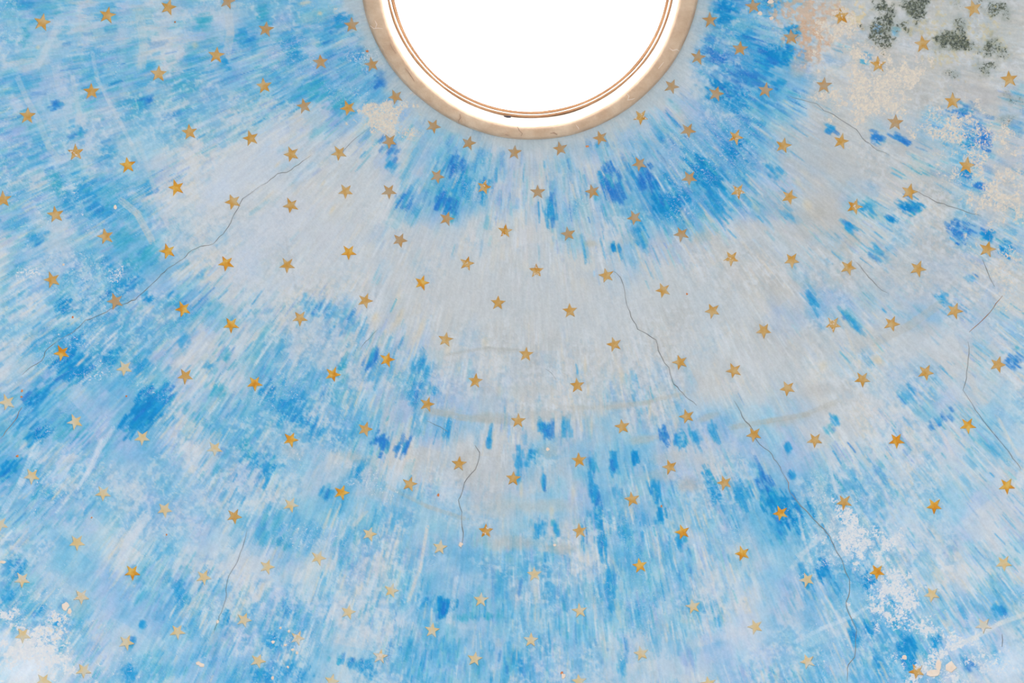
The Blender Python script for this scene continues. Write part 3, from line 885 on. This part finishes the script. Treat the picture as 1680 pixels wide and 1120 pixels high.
def ground_word(x, y):
    c = PAINT[min(max(int((y - fy[0]) / STEP), 0), H - 1) - 0, min(max(int((x - fx[0]) / STEP), 0), W - 1)]
    i0, j0 = int((x - fx[0]) / STEP), int((y - fy[0]) / STEP)
    a = PAINT[max(j0 - 12, 0):j0 + 13, max(i0 - 12, 0):i0 + 13].reshape(-1, 3).mean(0)
    d = a[2] - a[0]
    return 'deep blue' if d > 0.46 else 'blue' if d > 0.3 else 'pale blue' if d > 0.15 else 'grey-white'


# rings of stars counted outwards from the oculus
info = []
for s in STARS:
    r = math.hypot(s[0] - CX, s[1] - CY)
    k = max(1, int(round((r - 246) / 63.5)))
    info.append([s, r, k])
byring = {}
for it in info:
    byring.setdefault(it[2], []).append(it)
rank = {}
for k, lst in byring.items():
    lst.sort(key=lambda it: it[0][0])
    for i, it in enumerate(lst):
        rank[it[0]] = (k, i + 1, len(lst))

for (x, y) in STARS:
    kind = star_kind((x, y))
    rs = random.Random(x * 1301 + y)
    side = abs(x - 840) / 840.0
    Rs = 12.7 + 2.4 * side * (1 - 0.7 * y / 1120.0)
    toward = math.atan2(CY - y, CX - x)
    a0 = toward + math.radians(rs.uniform(-4, 4))
    pts = []
    for k in range(10):
        rr = Rs * rs.uniform(0.95, 1.05) if k % 2 == 0 else Rs * 0.41 * rs.uniform(0.93, 1.07)
        a = a0 + k * math.pi / 5 + rs.uniform(-0.03, 0.03)
        pts.append((x + rr * math.cos(a), y + rr * math.sin(a)))
    c3 = dome(x, y, 0.0)
    w0 = [dome(px, py, -0.004) for px, py in pts]
    w1 = [dome(px, py, 0.0028) for px, py in pts]
    mid = dome(x, y, 0.0030)
    vs = [v - c3 for v in w0] + [v - c3 for v in w1] + [mid - c3]
    fs = [(i, (i + 1) % 10, 10 + (i + 1) % 10, 10 + i) for i in range(10)] + [(10 + i, 10 + (i + 1) % 10, 20) for i in range(10)]
    o = mesh_obj('gold_star', vs, fs, M_GOLD[kind])
    o.location = Vector(c3)
    k, i, n = rank[(x, y)]
    if i <= (n + 1) // 2:
        place = '%s from left' % ORD[i] if i > 1 else 'leftmost'
    else:
        m = n - i + 1
        place = '%s from right' % ORD[m] if m > 1 else 'rightmost'
    o['label'] = '%s of %s ring out from oculus, %s on %s plaster' % (place, ORD[k], LOOK[kind], ground_word(x, y))
    o['category'] = 'star'
    o['group'] = 'gold stars on the painted dome'

# ------------------------------------------------------------------ cracks, chips
def ribbon(pts, wd, mat, seed):
    rs = random.Random(seed)
    fine = []
    for (x0, y0), (x1, y1) in zip(pts[:-1], pts[1:]):
        L = math.hypot(x1 - x0, y1 - y0)
        n = max(1, int(L / 7))
        for k in range(n):
            t = k / n
            j = 1.3 if k else 0
            fine.append((x0 + (x1 - x0) * t + rs.uniform(-j, j), y0 + (y1 - y0) * t + rs.uniform(-j, j)))
    fine.append(pts[-1])
    vs, fs = [], []
    N = len(fine)
    for k, (x, y) in enumerate(fine):
        a, b = fine[max(k - 1, 0)], fine[min(k + 1, N - 1)]
        dx, dy = b[0] - a[0], b[1] - a[1]
        L = math.hypot(dx, dy) or 1
        h = wd * 0.5 * rs.uniform(0.5, 1.2) * min(1, 0.25 + k / 3, 0.25 + (N - 1 - k) / 3)
        ex, ey = -dy / L * h, dx / L * h
        for sx_, l in ((1, -0.001), (1, 0.0018), (-1, 0.0018), (-1, -0.001)):
            vs.append(dome(x + ex * sx_, y + ey * sx_, l))
    for k in range(N - 1):
        b, c = k * 4, k * 4 + 4
        for q_ in range(4):
            fs.append((b + q_, c + q_, c + (q_ + 1) % 4, b + (q_ + 1) % 4))
    fs.append((0, 1, 2, 3))
    fs.append((N * 4 - 1, N * 4 - 2, N * 4 - 3, N * 4 - 4))
    return mesh_obj('crack', vs, fs, mat, ceiling)


CRACKS = [
 ([(420,310),(410,318),(398,326),(385,350),(370,378),(350,400),(335,403),(315,410),(300,425),(275,440),(250,465),(222,492),(195,500),(160,518),(140,525),(120,545),(96,558)], 1.2, 0),
 ([(96,558),(78,572),(68,592),(50,602),(36,615)], 1.6, 0),([(36,668),(28,685),(14,702),(0,720)], 1.4, 1),
 ([(510,255),(490,270),(470,283),(455,285),(438,300),(420,310)], 1.1, 0),
 ([(1005,443),(1018,455),(1025,478),(1030,505),(1038,525),(1046,540),(1076,557),(1080,575),(1090,595),(1098,603),(1105,630),(1115,640),(1130,655),(1143,665)], 1.2, 0),
 ([(1205,658),(1215,675),(1222,690),(1235,705),(1240,720),(1254,735),(1262,740),(1275,758),(1287,780)], 1.5, 0),
 ([(1287,780),(1294,792),(1296,808)], 2.2, 1),
 ([(1296,808),(1310,825),(1325,840),(1345,862),(1362,880),(1370,900),(1382,920),(1387,938),(1394,950),(1394,970),(1388,988),(1392,1005),(1400,1022),(1406,1033)], 1.7, 0),
 ([(1406,1033),(1404,1060),(1402,1078),(1392,1090),(1390,1118)], 1.2, 0),
 ([(1295,157),(1320,165),(1340,170),(1352,182),(1368,188),(1385,200),(1405,212),(1420,232),(1440,247),(1460,255)], 1.1, 0),
 ([(1500,312),(1530,328),(1555,338),(1580,345),(1610,355)], 1.2, 0),
 ([(1588,560),(1590,580),(1588,600),(1586,620),(1580,640),(1590,655),(1600,672),(1608,682),(1625,705),(1650,735),(1675,770)], 1.1, 0),
 ([(1645,485),(1630,505),(1612,525),(1590,545)], 1.2, 1),
 ([(779,730),(787,742),(786,752),(780,770),(766,785),(760,800),(752,820),(758,840),(757,850),(760,880),(756,900)], 1.5, 0),
 ([(405,870),(400,890),(390,920),(375,945),(368,990),(350,1040)], 0.9, 0),
 ([(620,540),(600,560),(590,575)], 1.0, 0),([(700,690),(722,700),(735,708)], .9, 0),
 ([(1405,430),(1425,455),(1440,470),(1455,480)], .9, 0),([(1612,425),(1618,440),(1625,458),(1632,470)], 1.2, 0),
 ([(605,210),(590,222),(570,240),(555,262)], .9, 0),([(895,605),(905,612),(912,622)], .8, 0),
 ([(1644,1040),(1645,1050),(1644,1061)], 1.6, 0),
]
for i, (pts, wd, rust) in enumerate(CRACKS):
    ribbon(pts, wd * 0.72, M_CRACK_RUST if rust else M_CRACK, i)


def chip(x, y, rx, ry, mat, seed, name='paint_loss'):
    rs = random.Random(seed)
    n = 9
    ring_ = []
    for k in range(n):
        a = 2 * math.pi * k / n
        q_ = rs.uniform(0.6, 1.15)
        ring_.append((x + rx * q_ * math.cos(a), y + ry * q_ * math.sin(a)))
    vs = [dome(px, py, -0.001) for px, py in ring_] + [dome(px, py, 0.0024) for px, py in ring_]
    fs = [(i, (i + 1) % n, n + (i + 1) % n, n + i) for i in range(n)] + [tuple(range(n, 2 * n))]
    return mesh_obj(name, vs, fs, mat, ceiling)


CHIPS = [(107,994,6,8,0),(114,1003,4,5,0),(4,922,5,3,0),(325,1088,5,4,0),(331,1091,4,4,0),(924,1109,4,5,0),(922,1104,3,3,1),(357,1020,2.5,4,0),(1484,1079,4,4,0),(719,812,2.5,2.5,1),
 (1127,482,2,2,1),(602,84,3,2,1),(28,748,2.4,2,1),(36,641,2,2.2,1),(119,527-7,2,2,1),(104,434,2,2,0),(287,36,1.4,1.4,1),(273,877,1.4,1.4,1),(150,849,1.4,1.4,1),(207,650,1.6,1.6,1),
 (189,340,3,5,0),(35,651,2.2,1.6,1),(1085,830,2,2,1),(899,737,3,3,0),(910,894,3,3,0),(756,893,3.5,4,0),(1247,22,4,3.5,0),(1240,14,3,3,0),(1265,2,6,4,0),(1266,30,5,3,0),
 (963,240,3,2,1),(448,1053,3,3,0),(474,1035,2.5,3,0),(468,1058,3,2,0),(480,1066,3.4,2.4,0),(487,1071,2.4,3,0),(472,1094,2.5,2,0),(447,1112,2.6,3.4,0),(460,1030,2,2,0),(1560,1095,9,11,0),(1532,1105,12,7,0),(1540,1092,5,9,0)]
for i, (x, y, rx, ry, r_) in enumerate(CHIPS):
    chip(x, y, rx, ry, M_CHIP_RUST if r_ else M_CHIP, 900 + i)

def ring_mark(pts, wd, mat):
    zz = 5.8495
    vs, fs = [], []
    N = len(pts)
    for k, (x, y) in enumerate(pts):
        a, b = pts[max(k - 1, 0)], pts[min(k + 1, N - 1)]
        dx, dy = b[0] - a[0], b[1] - a[1]
        L = math.hypot(dx, dy) or 1
        h = wd * 0.5 * (0.4 if k in (0, N - 1) else 1)
        for sg, dz in ((1, 0.006), (1, 0.0), (-1, 0.0), (-1, 0.006)):
            vs.append(((x - dy / L * h * sg - CX) * zz / F, (y + dx / L * h * sg - CY) * zz / F, EYE + zz + dz))
    for k in range(N - 1):
        b, c = k * 4, k * 4 + 4
        for q_ in range(4):
            fs.append((b + q_, c + q_, c + (q_ + 1) % 4, b + (q_ + 1) % 4))
    mesh_obj('crack', vs, fs, mat, ocu)


M_MARK = plain('plaster_joint', (168, 134, 112), (190, 158, 136), 30)
M_MARK2 = plain('plaster_scuff', (226, 204, 186), (236, 216, 200), 30)
for pts, wd, mt in [
    ([(607,42),(613,47),(620,46),(628,47)], 1.4, M_MARK2), ([(615,34),(618,40),(616,46)], 1.6, M_MARK2),
    ([(754,187),(756,193),(752,198),(753,203)], 1.2, M_MARK), ([(849,208),(852,214),(857,219),(855,223)], 1.4, M_MARK),
    ([(1028,153),(1032,158),(1030,164),(1037,163),(1042,161)], 1.6, M_MARK2), ([(1098,79),(1104,83),(1110,81),(1115,84)], 2.0, M_MARK2),
    ([(903,219),(909,218),(914,221)], 2.2, M_MARK), ([(829,221),(834,222)], 1.6, M_MARK), ([(945,205),(949,210),(950,213)], 1.5, M_MARK2),
    ([(1080,113),(1085,107),(1089,102)], 1.6, M_MARK2), ([(665,112),(672,121),(680,134)], 1.0, M_MARK), ([(640,70),(644,80),(650,88)], 1.0, M_MARK)]:
    ring_mark(pts, wd, mt)

# small iron hook on the inner edge of the moulding
zc = 6.04
hx, hy = (832 - CX) * zc / F, (192 - CY) * zc / F
vs, fs = [], []
for k in range(9):
    t = math.pi * k / 8
    for m in range(6):
        b = 2 * math.pi * m / 6
        rr = 0.013 + 0.007 * math.cos(b)
        vs.append((hx + rr * math.cos(t), hy - 0.0035 * 0 + 0.009 * math.sin(b), EYE + zc - 0.01 - rr * math.sin(t)))
for k in range(8):
    for m in range(6):
        fs.append((k * 6 + m, k * 6 + (m + 1) % 6, (k + 1) * 6 + (m + 1) % 6, (k + 1) * 6 + m))
mesh_obj('iron_hook', vs, fs, M_IRON, ocu)
